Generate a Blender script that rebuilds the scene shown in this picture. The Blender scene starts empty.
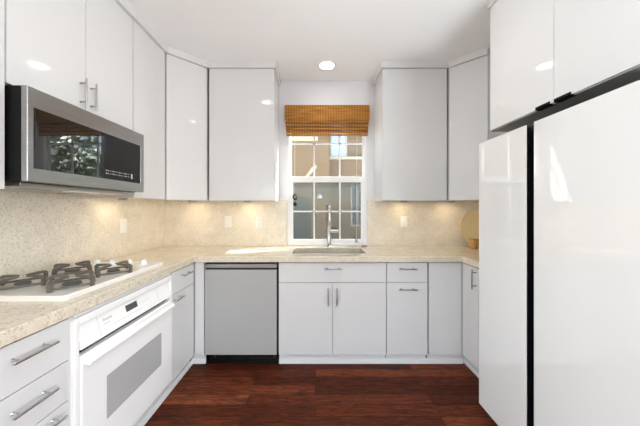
import bpy, bmesh, math, random
from mathutils import Matrix, Vector
random.seed(7)
R = math.radians
SC = bpy.context.scene
COL = SC.collection

# ------------------------------------------------------------------ camera
EYE = 1.305
cam_d = bpy.data.cameras.new('camera'); cam = bpy.data.objects.new('camera', cam_d); COL.objects.link(cam)
cam.location = (0, 0, EYE); cam.rotation_euler = (R(90), 0, 0)
cam_d.sensor_width = 36; cam_d.lens = 270 / 640 * 36
cam_d.shift_x = 4.5 / 640; cam_d.shift_y = -4.0 / 640
cam_d.clip_start = 0.02; cam_d.clip_end = 200
SC.camera = cam

# ------------------------------------------------------------------ view, sky, sun, daylight
SC.view_settings.view_transform = 'Standard'
SC.view_settings.look = 'None'
SC.view_settings.gamma = 1
SC.view_settings.use_curve_mapping = False
SC.view_settings.exposure = 0.0
SC.cycles.use_denoising = True
SC.cycles.max_bounces = 10
SC.cycles.diffuse_bounces = 7
SC.cycles.glossy_bounces = 5
SC.cycles.transparent_max_bounces = 16
SC.cycles.caustics_reflective = False
SC.cycles.caustics_refractive = False
SC.cycles.sample_clamp_indirect = 6

SUN_DIR = Vector((-0.887, -0.385, -1.0)).normalized()
w = bpy.data.worlds.new('sky'); SC.world = w; w.use_nodes = True
nt = w.node_tree; bg = nt.nodes['Background']
sky = nt.nodes.new('ShaderNodeTexSky'); sky.sky_type = 'NISHITA'; sky.sun_disc = False
sky.sun_elevation = math.asin(-SUN_DIR.z); sky.sun_rotation = math.atan2(-SUN_DIR.x, -SUN_DIR.y)
nt.links.new(sky.outputs[0], bg.inputs[0]); bg.inputs[1].default_value = 0.62

def light(name, kind, loc, energy, color=(1, 1, 1), rot=(0, 0, 0), **kw):
    d = bpy.data.lights.new(name, kind); d.energy = energy; d.color = color
    for k, v in kw.items(): setattr(d, k, v)
    o = bpy.data.objects.new(name, d); COL.objects.link(o); o.location = loc; o.rotation_euler = rot
    return o
sun = light('sun', 'SUN', (8, 7, 9), 33.0, (1.0, 0.97, 0.93), angle=R(0.53))
sun.rotation_euler = SUN_DIR.to_track_quat('-Z', 'Y').to_euler()
# unseen area lamps: daylight from behind the kitchen, side pair added as fill
light('daylight_rear_opening', 'AREA', (0.2, -4.42, 1.2), 42, (0.93, 0.97, 1.0), (R(120), 0, 0), shape='RECTANGLE', size=4.4, size_y=2.2)
light('right_side_fill', 'AREA', (3.78, -2.2, 1.25), 150, (0.93, 0.97, 1.0), (R(97), 0, R(90)), shape='RECTANGLE', size=2.4, size_y=1.9)
light('left_side_fill', 'AREA', (-3.18, -2.2, 1.25), 160, (0.93, 0.97, 1.0), (R(97), 0, R(-90)), shape='RECTANGLE', size=2.4, size_y=1.9)

DOWN_W = 0.9
FILL_UPLIGHT_W = 80
PUCK_W = 0.46

# ------------------------------------------------------------------ materials
def mat(name, color=(0.8, 0.8, 0.8), rough=0.5, metal=0.0, spec=0.5, **kw):
    m = bpy.data.materials.new(name); m.use_nodes = True
    b = m.node_tree.nodes['Principled BSDF']
    b.inputs['Base Color'].default_value = (*color, 1)
    b.inputs['Roughness'].default_value = rough
    b.inputs['Metallic'].default_value = metal
    b.inputs['Specular IOR Level'].default_value = spec
    for k, v in kw.items(): b.inputs[k].default_value = v
    return m
def N(m, t, **kw):
    n = m.node_tree.nodes.new(t)
    for k, v in kw.items(): setattr(n, k, v)
    return n
def L(m, a, b): m.node_tree.links.new(a, b)
def bsdf(m): return m.node_tree.nodes['Principled BSDF']
def coords(m, scale=(1, 1, 1), rot=(0, 0, 0)):
    tc = N(m, 'ShaderNodeTexCoord'); mp = N(m, 'ShaderNodeMapping')
    mp.inputs['Scale'].default_value = scale; mp.inputs['Rotation'].default_value = rot
    L(m, tc.outputs['Object'], mp.inputs['Vector']); return mp.outputs[0]
def ramp(m, fac, stops, interp='LINEAR'):
    r = N(m, 'ShaderNodeValToRGB'); r.color_ramp.interpolation = interp
    el = r.color_ramp.elements
    while len(el) < len(stops): el.new(0.5)
    for e, (p, c) in zip(el, stops): e.position = p; e.color = (*c, 1)
    L(m, fac, r.inputs[0]); return r.outputs[0]
def mix(m, fac, a, b, blend='MIX'):
    n = N(m, 'ShaderNodeMix', data_type='RGBA', blend_type=blend)
    for s, v in ((0, fac), (6, a), (7, b)):
        if isinstance(v, (int, float)): n.inputs[s].default_value = v
        elif isinstance(v, tuple): n.inputs[s].default_value = (*v, 1)
        else: L(m, v, n.inputs[s])
    return n.outputs[2]
def noise(m, vec, scale, detail=4, rough=0.55, dist=0.0):
    n = N(m, 'ShaderNodeTexNoise'); n.inputs['Scale'].default_value = scale
    n.inputs['Detail'].default_value = detail; n.inputs['Roughness'].default_value = rough
    n.inputs['Distortion'].default_value = dist
    L(m, vec, n.inputs['Vector']); return n.outputs[0]

def slight(m, color, amount=0.03, scale=3.0):
    """a barely uneven paint or lacquer, so the surface is not one flat value"""
    f = noise(m, coords(m), scale, 3)
    lo = tuple(c * (1 - amount) for c in color); hi = tuple(min(1, c * (1 + amount)) for c in color)
    L(m, ramp(m, f, [(0.3, lo), (0.7, hi)]), bsdf(m).inputs['Base Color'])
    return m

M = {}
M['lacquer'] = slight(mat('white_lacquer', rough=0.07, spec=0.5), (0.70, 0.695, 0.685), 0.008, 2)
M['carcass'] = mat('white_melamine', (0.74, 0.735, 0.725), 0.45)
M['shaded_underside'] = mat('underside_shade_grey', (0.33, 0.33, 0.32), 0.5)  # dark grey paints in the shade below the overhead cabinet
M['paint'] = slight(mat('wall_paint', rough=0.75, spec=0.2), (0.76, 0.76, 0.77), 0.01)
M['ceiling'] = slight(mat('ceiling_paint', rough=0.85, spec=0.1), (0.92, 0.92, 0.92), 0.008)
M['trim'] = mat('trim_paint', (0.82, 0.82, 0.81), 0.35)
M['vinyl'] = mat('white_vinyl', (0.86, 0.86, 0.86), 0.3)
M['dishwasher'] = slight(mat('grey_panel', rough=0.10), (0.42, 0.415, 0.40), 0.012, 2)
M['black'] = mat('black_plastic', (0.005, 0.005, 0.005), 0.5, spec=0.15)
M['black_gloss'] = mat('black_gloss', (0.006, 0.006, 0.007), 0.25)
M['black_glass'] = mat('black_glass', (0.012, 0.012, 0.013), 0.02, spec=0.9)
M['control_glass'] = mat('control_glass', (0.010, 0.010, 0.010), 0.10, spec=0.22)
M['chrome'] = mat('chrome', (0.52, 0.52, 0.52), 0.12, 1.0)
M['nickel'] = mat('brushed_nickel', (0.40, 0.39, 0.38), 0.28, 1.0)
M['fridge_white'] = mat('white_glass_panel', (0.75, 0.75, 0.735), 0.03, IOR=1.9)
M['appliance'] = mat('white_enamel', (0.91, 0.905, 0.89), 0.16)
M['bisque'] = mat('bisque_enamel', (0.80, 0.77, 0.71), 0.18)
M['appliance_line'] = mat('grey_print', (0.55, 0.55, 0.54), 0.4)
M['oven_glass'] = mat('grey_oven_glass', (0.45, 0.445, 0.44), 0.08)
M['rack_line'] = mat('faint_grey_line', (0.48, 0.475, 0.47), 0.2)
M['display'] = mat('dark_display', (0.06, 0.06, 0.06), 0.12)
M['grate'] = slight(mat('cast_iron', rough=0.48), (0.12, 0.107, 0.088), 0.12, 40)
M['burner'] = mat('burner_cap', (0.10, 0.095, 0.085), 0.5)
M['alloy'] = mat('burner_alloy', (0.45, 0.43, 0.39), 0.4, 0.8)
M['print'] = mat('pale_print', (0.42, 0.42, 0.42), 0.5)
M['plastic'] = mat('white_plastic', (0.84, 0.82, 0.78), 0.35)
M['slot'] = mat('socket_slot', (0.12, 0.11, 0.10), 0.5)
M['cord'] = mat('white_cord', (0.75, 0.74, 0.72), 0.6)

# stainless with a brushed streak
m = M['steel'] = mat('stainless_steel', rough=0.30, metal=1.0)
f = noise(m, coords(m, (2, 2, 160)), 2.0, 3)
L(m, ramp(m, f, [(0.3, (0.32, 0.315, 0.31)), (0.7, (0.38, 0.375, 0.37))]), bsdf(m).inputs['Base Color'])
m = M['sink'] = mat('sink_steel', rough=0.35, metal=0.7)
f = noise(m, coords(m, (60, 3, 3)), 2.0, 3)
L(m, ramp(m, f, [(0.3, (0.60, 0.56, 0.48)), (0.7, (0.68, 0.64, 0.55))]), bsdf(m).inputs['Base Color'])

# speckled granite
def granite(name, rough, base, k):
    m = mat(name, rough=rough, spec=0.5); v = coords(m)
    c = ramp(m, noise(m, v, 9, 5, 0.65, 0.3), [(0.30, tuple(x * 0.90 for x in base)), (0.52, base), (0.72, tuple(min(1, x * 1.10) for x in base))])
    c = mix(m, ramp(m, noise(m, v, 78, 4, 0.75), [(0.39, (k,) * 3), (0.46, (0, 0, 0))]), c, (0.40, 0.335, 0.235))
    c = mix(m, ramp(m, noise(m, v, 130, 3, 0.75), [(0.34, (k,) * 3), (0.39, (0, 0, 0))]), c, (0.22, 0.18, 0.13))
    c = mix(m, ramp(m, noise(m, v, 95, 3, 0.7), [(0.61, (0, 0, 0)), (0.69, (0.8, 0.8, 0.8))]), c, (0.82, 0.79, 0.72))
    L(m, c, bsdf(m).inputs['Base Color']); return m
M['granite'] = granite('counter_granite', 0.14, (0.73, 0.65, 0.51), 0.7)
M['splash'] = granite('splash_granite', 0.16, (0.79, 0.72, 0.60), 0.50)

# dark red-brown planks running across the room
m = M['floor'] = mat('hand_scraped_planks', rough=0.4, spec=0.08)
v = coords(m)
br = N(m, 'ShaderNodeTexBrick'); br.offset = 0.37; br.offset_frequency = 2
for k, val in (('Scale', 1.0), ('Mortar Size', 0.0018), ('Mortar Smooth', 0.2), ('Bias', 0.0), ('Brick Width', 1.25), ('Row Height', 0.10)):
    br.inputs[k].default_value = val
br.inputs['Color1'].default_value = (0.0, 0.0, 0.0, 1); br.inputs['Color2'].default_value = (1, 1, 1, 1); br.inputs['Mortar'].default_value = (0.5, 0.5, 0.5, 1)
L(m, v, br.inputs['Vector'])
plank = ramp(m, br.outputs['Color'], [(0.0, (0.070, 0.016, 0.006)), (0.5, (0.130, 0.031, 0.0115)), (1.0, (0.22, 0.060, 0.024))])
off = N(m, 'ShaderNodeVectorMath', operation='MULTIPLY_ADD')      # every plank its own stretch of grain
L(m, br.outputs['Color'], off.inputs[0]); off.inputs[1].default_value = (7.3, 3.1, 0)
L(m, coords(m, (2.6, 22, 1)), off.inputs[2])
g1 = ramp(m, noise(m, off.outputs[0], 2.2, 9, 0.72, 1.6), [(0.32, (0.16, 0.13, 0.12)), (0.50, (0.9, 0.88, 0.85)), (0.66, (1.7, 1.7, 1.65))])
c = mix(m, 0.85, plank, g1, 'MULTIPLY')
g2 = ramp(m, noise(m, coords(m, (3, 70, 1)), 2.5, 4, 0.6, 0.5), [(0.38, (0.42, 0.4, 0.4)), (0.6, (1.25, 1.25, 1.25))])
c = mix(m, 0.7, c, g2, 'MULTIPLY')
kn = ramp(m, noise(m, coords(m, (2.4, 7, 1)), 1.7, 4, 0.6, 0.8), [(0.57, (0, 0, 0)), (0.72, (0.9, 0.9, 0.9))])
c = mix(m, kn, c, (0.022, 0.009, 0.006))
c = mix(m, br.outputs['Fac'], c, (0.012, 0.006, 0.004))
L(m, c, bsdf(m).inputs['Base Color'])
L(m, ramp(m, noise(m, coords(m, (2, 14, 1)), 2, 3), [(0.3, (0.30,) * 3), (0.7, (0.5,) * 3)]), bsdf(m).inputs['Roughness'])
bmp = N(m, 'ShaderNodeBump'); bmp.inputs['Strength'].default_value = 0.12; bmp.inputs['Distance'].default_value = 0.01
L(m, noise(m, coords(m, (1.5, 14, 1)), 2.2, 4), bmp.inputs['Height']); L(m, bmp.outputs[0], bsdf(m).inputs['Normal'])

# woven bamboo
m = M['bamboo'] = mat('woven_bamboo', rough=0.6, spec=0.2); v = coords(m)
a = ramp(m, noise(m, coords(m, (3, 3, 110)), 2.0, 4, 0.7), [(0.30, (0.17, 0.058, 0.012)), (0.50, (0.50, 0.215, 0.04)), (0.72, (0.76, 0.38, 0.08))])
wv = N(m, 'ShaderNodeTexWave', bands_direction='Z'); wv.inputs['Scale'].default_value = 55; wv.inputs['Distortion'].default_value = 0.6
L(m, v, wv.inputs['Vector'])
a = mix(m, 0.45, a, ramp(m, wv.outputs[0], [(0.1, (0.30, 0.26, 0.24)), (0.6, (1.2, 1.2, 1.2))]), 'MULTIPLY')
wx = N(m, 'ShaderNodeTexWave', bands_direction='X'); wx.inputs['Scale'].default_value = 11.5; wx.inputs['Distortion'].default_value = 0.1
L(m, v, wx.inputs['Vector'])
a = mix(m, ramp(m, wx.outputs[0], [(0.80, (0, 0, 0)), (0.96, (0.7, 0.7, 0.7))]), a, (0.20, 0.075, 0.018))
L(m, a, bsdf(m).inputs['Base Color'])
tr = N(m, 'ShaderNodeBsdfTranslucent'); L(m, a, tr.inputs[0])
ms = N(m, 'ShaderNodeMixShader'); ms.inputs[0].default_value = 0.18
L(m, bsdf(m).outputs[0], ms.inputs[1]); L(m, tr.outputs[0], ms.inputs[2])
L(m, ms.outputs[0], m.node_tree.nodes['Material Output'].inputs[0])

def clear(name, tint, gloss=0.06, rough=0.0):
    m = bpy.data.materials.new(name); m.use_nodes = True; nt = m.node_tree; nt.nodes.clear()
    out = nt.nodes.new('ShaderNodeOutputMaterial'); t = nt.nodes.new('ShaderNodeBsdfTransparent'); g = nt.nodes.new('ShaderNodeBsdfGlossy')
    t.inputs[0].default_value = (*tint, 1); g.inputs['Roughness'].default_value = rough
    lw = nt.nodes.new('ShaderNodeFresnel'); ge = nt.nodes.new('ShaderNodeNewGeometry'); mr = nt.nodes.new('ShaderNodeMapRange')
    mr.inputs[3].default_value = 1.45; mr.inputs[4].default_value = 1 / 1.45      # same reflection from either face of the thin pane
    nt.links.new(ge.outputs['Backfacing'], mr.inputs[0]); nt.links.new(mr.outputs[0], lw.inputs[0])
    x = nt.nodes.new('ShaderNodeMixShader')
    nt.links.new(lw.outputs[0], x.inputs[0]); nt.links.new(t.outputs[0], x.inputs[1]); nt.links.new(g.outputs[0], x.inputs[2])
    nt.links.new(x.outputs[0], out.inputs[0]); return m
M['pane'] = clear('window_glass', (0.95, 0.97, 0.96))
def screen(name, color, opacity):
    m = bpy.data.materials.new(name); m.use_nodes = True; nt = m.node_tree; nt.nodes.clear()
    out = nt.nodes.new('ShaderNodeOutputMaterial'); t = nt.nodes.new('ShaderNodeBsdfTransparent'); d = nt.nodes.new('ShaderNodeBsdfDiffuse')
    d.inputs[0].default_value = (*color, 1); x = nt.nodes.new('ShaderNodeMixShader'); x.inputs[0].default_value = opacity
    nt.links.new(t.outputs[0], x.inputs[1]); nt.links.new(d.outputs[0], x.inputs[2]); nt.links.new(x.outputs[0], out.inputs[0]); return m
M['screen'] = screen('insect_mesh', (0.03, 0.03, 0.03), 0.44)
def emit(name, color, s):
    m = mat(name, color, 0.4); b = bsdf(m); b.inputs['Emission Color'].default_value = (*color, 1); b.inputs['Emission Strength'].default_value = s; return m
M['lamp'] = emit('lit_lens', (1.0, 0.97, 0.92), 16)
M['warm_lamp'] = emit('lit_warm_lens', (1.0, 0.80, 0.55), 3)
M['stucco'] = slight(mat('tan_stucco', rough=0.9, spec=0.1), (0.255, 0.163, 0.088), 0.06, 6)
M['stucco_grey'] = slight(mat('greige_stucco', rough=0.9, spec=0.1), (0.235, 0.162, 0.097), 0.06, 6)
M['cream'] = mat('cream_moulding', (0.55, 0.48, 0.36), 0.8)
M['ext_frame'] = mat('window_trim_paint', (0.48, 0.46, 0.42), 0.7)
M['garage'] = slight(mat('grey_green_door', rough=0.9, spec=0.1), (0.075, 0.085, 0.075), 0.08, 5)
M['ext_glass'] = mat('painted_sky_pane', (0.55, 0.68, 0.80), 0.08, 0.0, 0.8)  # pale blue stands for the sky mirrored in the pane
M['ext_glass_dark'] = mat('dim_window', (0.07, 0.085, 0.09), 0.2, spec=0.2)
M['paving'] = slight(mat('concrete', rough=0.9), (0.60, 0.585, 0.56), 0.1, 2)
M['leaf'] = slight(mat('leaf', rough=0.5), (0.30, 0.36, 0.18), 0.4, 3)
M['bark'] = slight(mat('bark', rough=0.9), (0.16, 0.11, 0.075), 0.3, 9)
M['gold'] = slight(mat('golden_tray', rough=0.45), (0.80, 0.64, 0.38), 0.05, 5)
m = M['amber'] = mat('amber_wood', rough=0.3)
L(m, ramp(m, noise(m, coords(m), 70, 3, 0.6), [(0.35, (0.20, 0.09, 0.025)), (0.5, (0.50, 0.27, 0.08)), (0.65, (0.66, 0.44, 0.17))]), bsdf(m).inputs['Base Color'])
M['brown'] = mat('brown_bristle', (0.30, 0.17, 0.07), 0.7)

# ------------------------------------------------------------------ building helpers
XF = {}                                   # world matrix of every Empty
def put(o, label=None, cat=None, group=None, kind=None):
    for k, v in (('label', label), ('category', cat), ('group', group), ('kind', kind)):
        if v: o[k] = v
    return o
def thing(name, label, cat, loc=(0, 0, 0), group=None, rotz=0):
    o = bpy.data.objects.new(name, None); COL.objects.link(o); o.empty_display_size = 0.05
    o.location = loc; o.rotation_euler = (0, 0, rotz)
    XF[o.name] = Matrix.Translation(loc) @ Matrix.Rotation(rotz, 4, 'Z')
    return put(o, label, cat, group)
def root_of(o):
    while o.parent: o = o.parent
    return o
def frame(origin, u, v):
    """(u, v, z) -> world: u along the front, v out of the front"""
    u = Vector(u).normalized(); v = Vector(v).normalized()
    return Matrix(((u.x, v.x, 0, origin[0]), (u.y, v.y, 0, origin[1]), (0, 0, 1, origin[2] if len(origin) > 2 else 0), (0, 0, 0, 1)))

class MB:
    def __init__(s, T=None): s.bm = bmesh.new(); s.T = T or Matrix(); s.weighted = False
    def P(s, p): return s.bm.verts.new(s.T @ Vector(p))
    def box(s, a, b, bev=0.0, seg=2):
        x0, x1 = sorted((a[0], b[0])); y0, y1 = sorted((a[1], b[1])); z0, z1 = sorted((a[2], b[2]))
        v = [s.P((x, y, z)) for x in (x0, x1) for y in (y0, y1) for z in (z0, z1)]
        fs = [s.bm.faces.new([v[i] for i in q]) for q in ((0, 1, 3, 2), (4, 6, 7, 5), (0, 4, 5, 1), (2, 3, 7, 6), (0, 2, 6, 4), (1, 5, 7, 3))]
        if bev > 0:
            s.weighted = True
            es = list({e for f in fs for e in f.edges})
            bmesh.ops.bevel(s.bm, geom=es, offset=bev, segments=seg, affect='EDGES', profile=0.5)
        return s
    def prism(s, pts, axis, a, b):
        """pts: outline in the two other axes (in x,y,z order), extruded along axis from a to b"""
        def p3(p, t): return {'x': (t, p[0], p[1]), 'y': (p[0], t, p[1]), 'z': (p[0], p[1], t)}[axis]
        A = [s.P(p3(p, a)) for p in pts]; B = [s.P(p3(p, b)) for p in pts]; n = len(pts)
        s.bm.faces.new(A); s.bm.faces.new(B[::-1])
        for i in range(n): s.bm.faces.new((A[i], A[(i + 1) % n], B[(i + 1) % n], B[i]))
        return s
    def tube(s, path, r, n=10, cap=True):
        path = [s.T @ Vector(p) for p in path]; rs = r if isinstance(r, (list, tuple)) else [r] * len(path)
        rings = []; prev = None
        for i, p in enumerate(path):
            d = (path[min(i + 1, len(path) - 1)] - path[max(i - 1, 0)]).normalized()
            if prev is None:
                ref = Vector((0, 0, 1)) if abs(d.z) < 0.9 else Vector((1, 0, 0)); a = d.cross(ref).normalized()
            else: a = (prev - d * prev.dot(d)).normalized()
            prev = a; b = d.cross(a)
            rings.append([s.bm.verts.new(p + (a * math.cos(2 * math.pi * k / n) + b * math.sin(2 * math.pi * k / n)) * rs[i]) for k in range(n)])
        for A, B in zip(rings, rings[1:]):
            for k in range(n): s.bm.faces.new((A[k], A[(k + 1) % n], B[(k + 1) % n], B[k]))
        if cap: s.bm.faces.new(rings[0][::-1]); s.bm.faces.new(rings[-1])
        return s
    def lathe(s, prof, c, axis=(0, 0, 1), n=28):
        """prof: (radius, height along axis)"""
        q = Vector((0, 0, 1)).rotation_difference(Vector(axis)).to_matrix(); c = Vector(c); rings = []
        for r, h in prof:
            if r < 1e-6: rings.append([s.P(c + q @ Vector((0, 0, h)))])
            else: rings.append([s.P(c + q @ Vector((r * math.cos(2 * math.pi * k / n), r * math.sin(2 * math.pi * k / n), h))) for k in range(n)])
        for A, B in zip(rings, rings[1:]):
            for k in range(n):
                a, a2 = A[k % len(A)], A[(k + 1) % len(A)]; b, b2 = B[k % len(B)], B[(k + 1) % len(B)]
                f = [a] + ([a2] if a2 is not a else []) + ([b2] if b2 is not b else []) + [b]
                if len(f) > 2: s.bm.faces.new(f)
        for rg in (rings[0], rings[-1]):
            if len(rg) > 2: s.bm.faces.new(rg)
        return s
    def grid(s, xs, ys, full, z0, z1, swap=None):
        """slab with any cells left out; swap maps (x, y, z) -> the wanted axes"""
        sw = swap or (lambda x, y, z: (x, y, z)); V = {}
        def g(i, j, k):
            if (i, j, k) not in V: V[i, j, k] = s.P(sw(xs[i], ys[j], (z0, z1)[k]))
            return V[i, j, k]
        nx, ny = len(xs) - 1, len(ys) - 1
        F = lambda i, j: 0 <= i < nx and 0 <= j < ny and full(0.5 * (xs[i] + xs[i + 1]), 0.5 * (ys[j] + ys[j + 1]))
        for i in range(nx):
            for j in range(ny):
                if not F(i, j): continue
                for k in (0, 1): s.bm.faces.new((g(i, j, k), g(i + 1, j, k), g(i + 1, j + 1, k), g(i, j + 1, k)))
                for di, dj, e in ((-1, 0, ((i, j), (i, j + 1))), (1, 0, ((i + 1, j), (i + 1, j + 1))), (0, -1, ((i, j), (i + 1, j))), (0, 1, ((i, j + 1), (i + 1, j + 1)))):
                    if not F(i + di, j + dj): s.bm.faces.new((g(*e[0], 0), g(*e[1], 0), g(*e[1], 1), g(*e[0], 1)))
        return s
    def ngon_plate(s, outline, z0, z1, bev=0.0):
        return s.prism(outline, 'z', z0, z1)
    def build(s, name, material, parent=None, smooth=True, label=None, bevel=0.0):
        bm = s.bm
        bmesh.ops.recalc_face_normals(bm, faces=bm.faces)
        if parent is not None:
            rt = root_of(parent)
            if rt.name in XF: bm.transform(XF[rt.name].inverted())
        me = bpy.data.meshes.new(name); bm.to_mesh(me); bm.free(); me.materials.append(material)
        o = bpy.data.objects.new(name, me); COL.objects.link(o)
        if parent is not None: o.parent = parent
        if bevel:
            md = o.modifiers.new('edge', 'BEVEL'); md.width = bevel; md.segments = 2; md.limit_method = 'ANGLE'; md.angle_limit = R(40)
        if smooth:
            me.shade_smooth()
            me.set_sharp_from_angle(angle=R(35))
            if s.weighted or bevel: wn = o.modifiers.new('flat_faces', 'WEIGHTED_NORMAL'); wn.weight = 100; wn.keep_sharp = True
        if label: o['label'] = label
        return o
def structure(o, label=None):
    o['kind'] = 'structure'
    if label: o['label'] = label
    return o
def rrect(x0, y0, x1, y1, r, n=5):
    pts = []
    for cx, cy, a0 in ((x1 - r, y1 - r, 0), (x0 + r, y1 - r, 90), (x0 + r, y0 + r, 180), (x1 - r, y0 + r, 270)):
        for k in range(n + 1):
            a = R(a0 + 90 * k / n); pts.append((cx + r * math.cos(a), cy + r * math.sin(a)))
    return pts

# ------------------------------------------------------------------ main dimensions
XL, XR, YB, ZC = -1.60, 1.82, 2.86, 2.66
FL, FB, FR = -1.01, 2.25, 1.222           # fronts of the base units: left, back, right
CT0, CT1 = 0.866, 0.915                   # worktop
UB, UT = 1.383, 2.605                     # wall units, bottom and top
UL, UBK = -1.25, 2.50                     # fronts of the wall units: left, back
WX0, WX1, WZ0, WZ1 = -0.295, 0.540, 0.918, 2.33   # window opening

# ------------------------------------------------------------------ room
b = MB(); b.box((-3.2, -4.5, -0.10), (3.9, 3.0, 0.0)); structure(b.build('floor', M['floor'], smooth=False), 'dark red-brown hand-scraped wooden plank floor')
b = MB(); b.box((-3.2, -4.5, ZC), (3.9, 3.0, ZC + 0.10)); structure(b.build('ceiling', M['ceiling'], smooth=False), 'flat white ceiling')
b = MB(); b.grid([XL - 0.1, WX0, WX1, XR + 0.1], [-0.1, WZ0, WZ1, ZC], lambda x, z: not (WX0 < x < WX1 and WZ0 < z < WZ1), YB, YB + 0.05, lambda x, z, y: (x, y, z))
structure(b.build('wall_back', M['paint'], smooth=False), 'white kitchen wall with the window')
b = MB(); b.box((XL - 0.1, -0.2, 0), (XL, YB, ZC)); structure(b.build('wall_left', M['paint'], smooth=False))
b = MB(); b.box((XR, 0.45, 0), (XR + 0.1, YB, ZC)); structure(b.build('wall_right', M['paint'], smooth=False))
b = MB(); b.box((-3.2, -0.3, 0), (XL, -0.2, ZC)); b.build('wall_left_return', M['paint'], smooth=False)['kind'] = 'structure'
b = MB(); b.box((XR, 0.35, 0), (3.9, 0.45, ZC)); b.build('wall_right_return', M['paint'], smooth=False)['kind'] = 'structure'
b = MB(); b.grid([-4.5, -3.4, -1.0, -0.2], [0, 0.3, 2.2, ZC], lambda y, z: not (-3.4 < y < -1.0 and 0.3 < z < 2.2), -3.3, -3.2, lambda y, z, x: (x, y, z)); b.build('wall_far_left', M['paint'], smooth=False)['kind'] = 'structure'
b = MB(); b.grid([-4.5, -3.4, -1.0, 0.45], [0, 0.3, 2.2, ZC], lambda y, z: not (-3.4 < y < -1.0 and 0.3 < z < 2.2), 3.8, 3.9, lambda y, z, x: (x, y, z))
b.build('wall_far_right', M['paint'], smooth=False)['kind'] = 'structure'
b = MB(); b.grid([-3.3, -2.0, 2.4, 3.9], [0, 0.1, 2.3, ZC], lambda x, z: not (-2.0 < x < 2.4 and 0.1 < z < 2.3), -4.6, -4.5, lambda x, z, y: (x, y, z))
b.build('wall_front', M['paint'], smooth=False)['kind'] = 'structure'

# the stone splashback: one run of slabs around three walls
def splash(name, bm): structure(bm.build(name, M['splash'], smooth=False), 'speckled beige granite splashback')
b = MB(); b.box((XL, 0.70, CT1), (XL + 0.012, YB, UB + 0.02)); splash('wall_splash_left', b)
b = MB(); b.box((XL + 0.012, YB - 0.012, CT1), (WX0 - 0.01, YB, UB + 0.02)); splash('wall_splash_back', b)
b = MB(); b.box((WX1 + 0.01, YB - 0.012, CT1), (XR - 0.012, YB, UB + 0.02)); splash('wall_splash_window', b)
b = MB(); b.box((XR - 0.012, 1.76, CT1), (XR, YB, UB + 0.02)); splash('wall_splash_right', b)

# ------------------------------------------------------------------ window
win = bpy.data.objects.new('window_1', None); COL.objects.link(win); structure(win, 'white single-hung window with small lites above the sink')
def bars(name, x0, x1, z0, z1, st, top, bot, y0, y1, cols, rows_z, mt=0.0155):
    b = MB()
    b.box((x0, y0, z0), (x0 + st, y1, z1), 0.003); b.box((x1 - st, y0, z0), (x1, y1, z1), 0.003)
    b.box((x0 + st, y0, z1 - top), (x1 - st, y1, z1), 0.003); b.box((x0 + st, y0, z0), (x1 - st, y1, z0 + bot), 0.003)
    sash = b.build(name, M['vinyl'], win, smooth=False)
    b = MB(); ym = 0.5 * (y0 + y1)
    for xc in cols: b.box((xc - mt / 2, ym - 0.005, z0 + bot), (xc + mt / 2, ym + 0.005, z1 - top))
    for zc in rows_z: b.box((x0 + st, ym - 0.005, zc - mt / 2), (x1 - st, ym + 0.005, zc + mt / 2))
    b.build('muntins', M['vinyl'], sash, smooth=False)
    b = MB(); b.box((x0 + st, ym - 0.002, z0 + bot), (x1 - st, ym + 0.002, z1 - top)); b.build('pane', M['pane'], sash, smooth=False)
    return sash
b = MB(); fy0, fy1 = YB - 0.006, YB + 0.046; t = 0.022
b.box((WX0, fy0, WZ0), (WX0 + t, fy1, WZ1), 0.002); b.box((WX1 - t, fy0, WZ0), (WX1, fy1, WZ1), 0.002)
b.box((WX0 + t, fy0, WZ0), (WX1 - t, fy1, WZ0 + 0.028), 0.002); b.box((WX0 + t, fy0, WZ1 - t), (WX1 - t, fy1, WZ1), 0.002)
b.build('window_frame', M['vinyl'], win, smooth=False)
cols = [(314.2 - 315.5) / 93.2, (339.7 - 315.5) / 93.2]
bars('upper_sash', WX0 + t, WX1 - t, 1.592, WZ1 - t, 0.018, 0.03, 0.055, YB + 0.023, YB + 0.041, cols, [EYE + (209 - 144.4) / 92.6])
bars('lower_sash', WX0 + t, WX1 - t, WZ0 + 0.028, 1.650, 0.036, 0.062, 0.040, YB + 0.003, YB + 0.021, cols, [EYE + (209 - 211.4) / 93.6])
b = MB(); b.box((WX0 + t, YB + 0.0425, WZ0 + 0.03), (WX1 - t, YB + 0.0433, 1.60)); b.build('insect_screen', M['screen'], win, smooth=False, label='fine grey insect screen over the lower sash')

# ------------------------------------------------------------------ base boards
def shoe(name, a, bb): b = MB(); b.box(a, bb, 0.004); structure(b.build(name, M['trim']))
shoe('baseboard_back_left', (-1.044, FB + 0.022, 0), (-0.925, FB + 0.036, 0.045))
shoe('baseboard_back', (-0.308, FB + 0.022, 0), (FR + 0.022, FB + 0.036, 0.045))
shoe('baseboard_left', (FL - 0.034, 0.70, 0), (FL - 0.020, FB + 0.02, 0.045))
shoe('baseboard_right', (FR + 0.034, 1.78, 0), (FR + 0.048, FB + 0.036, 0.045))

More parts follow.
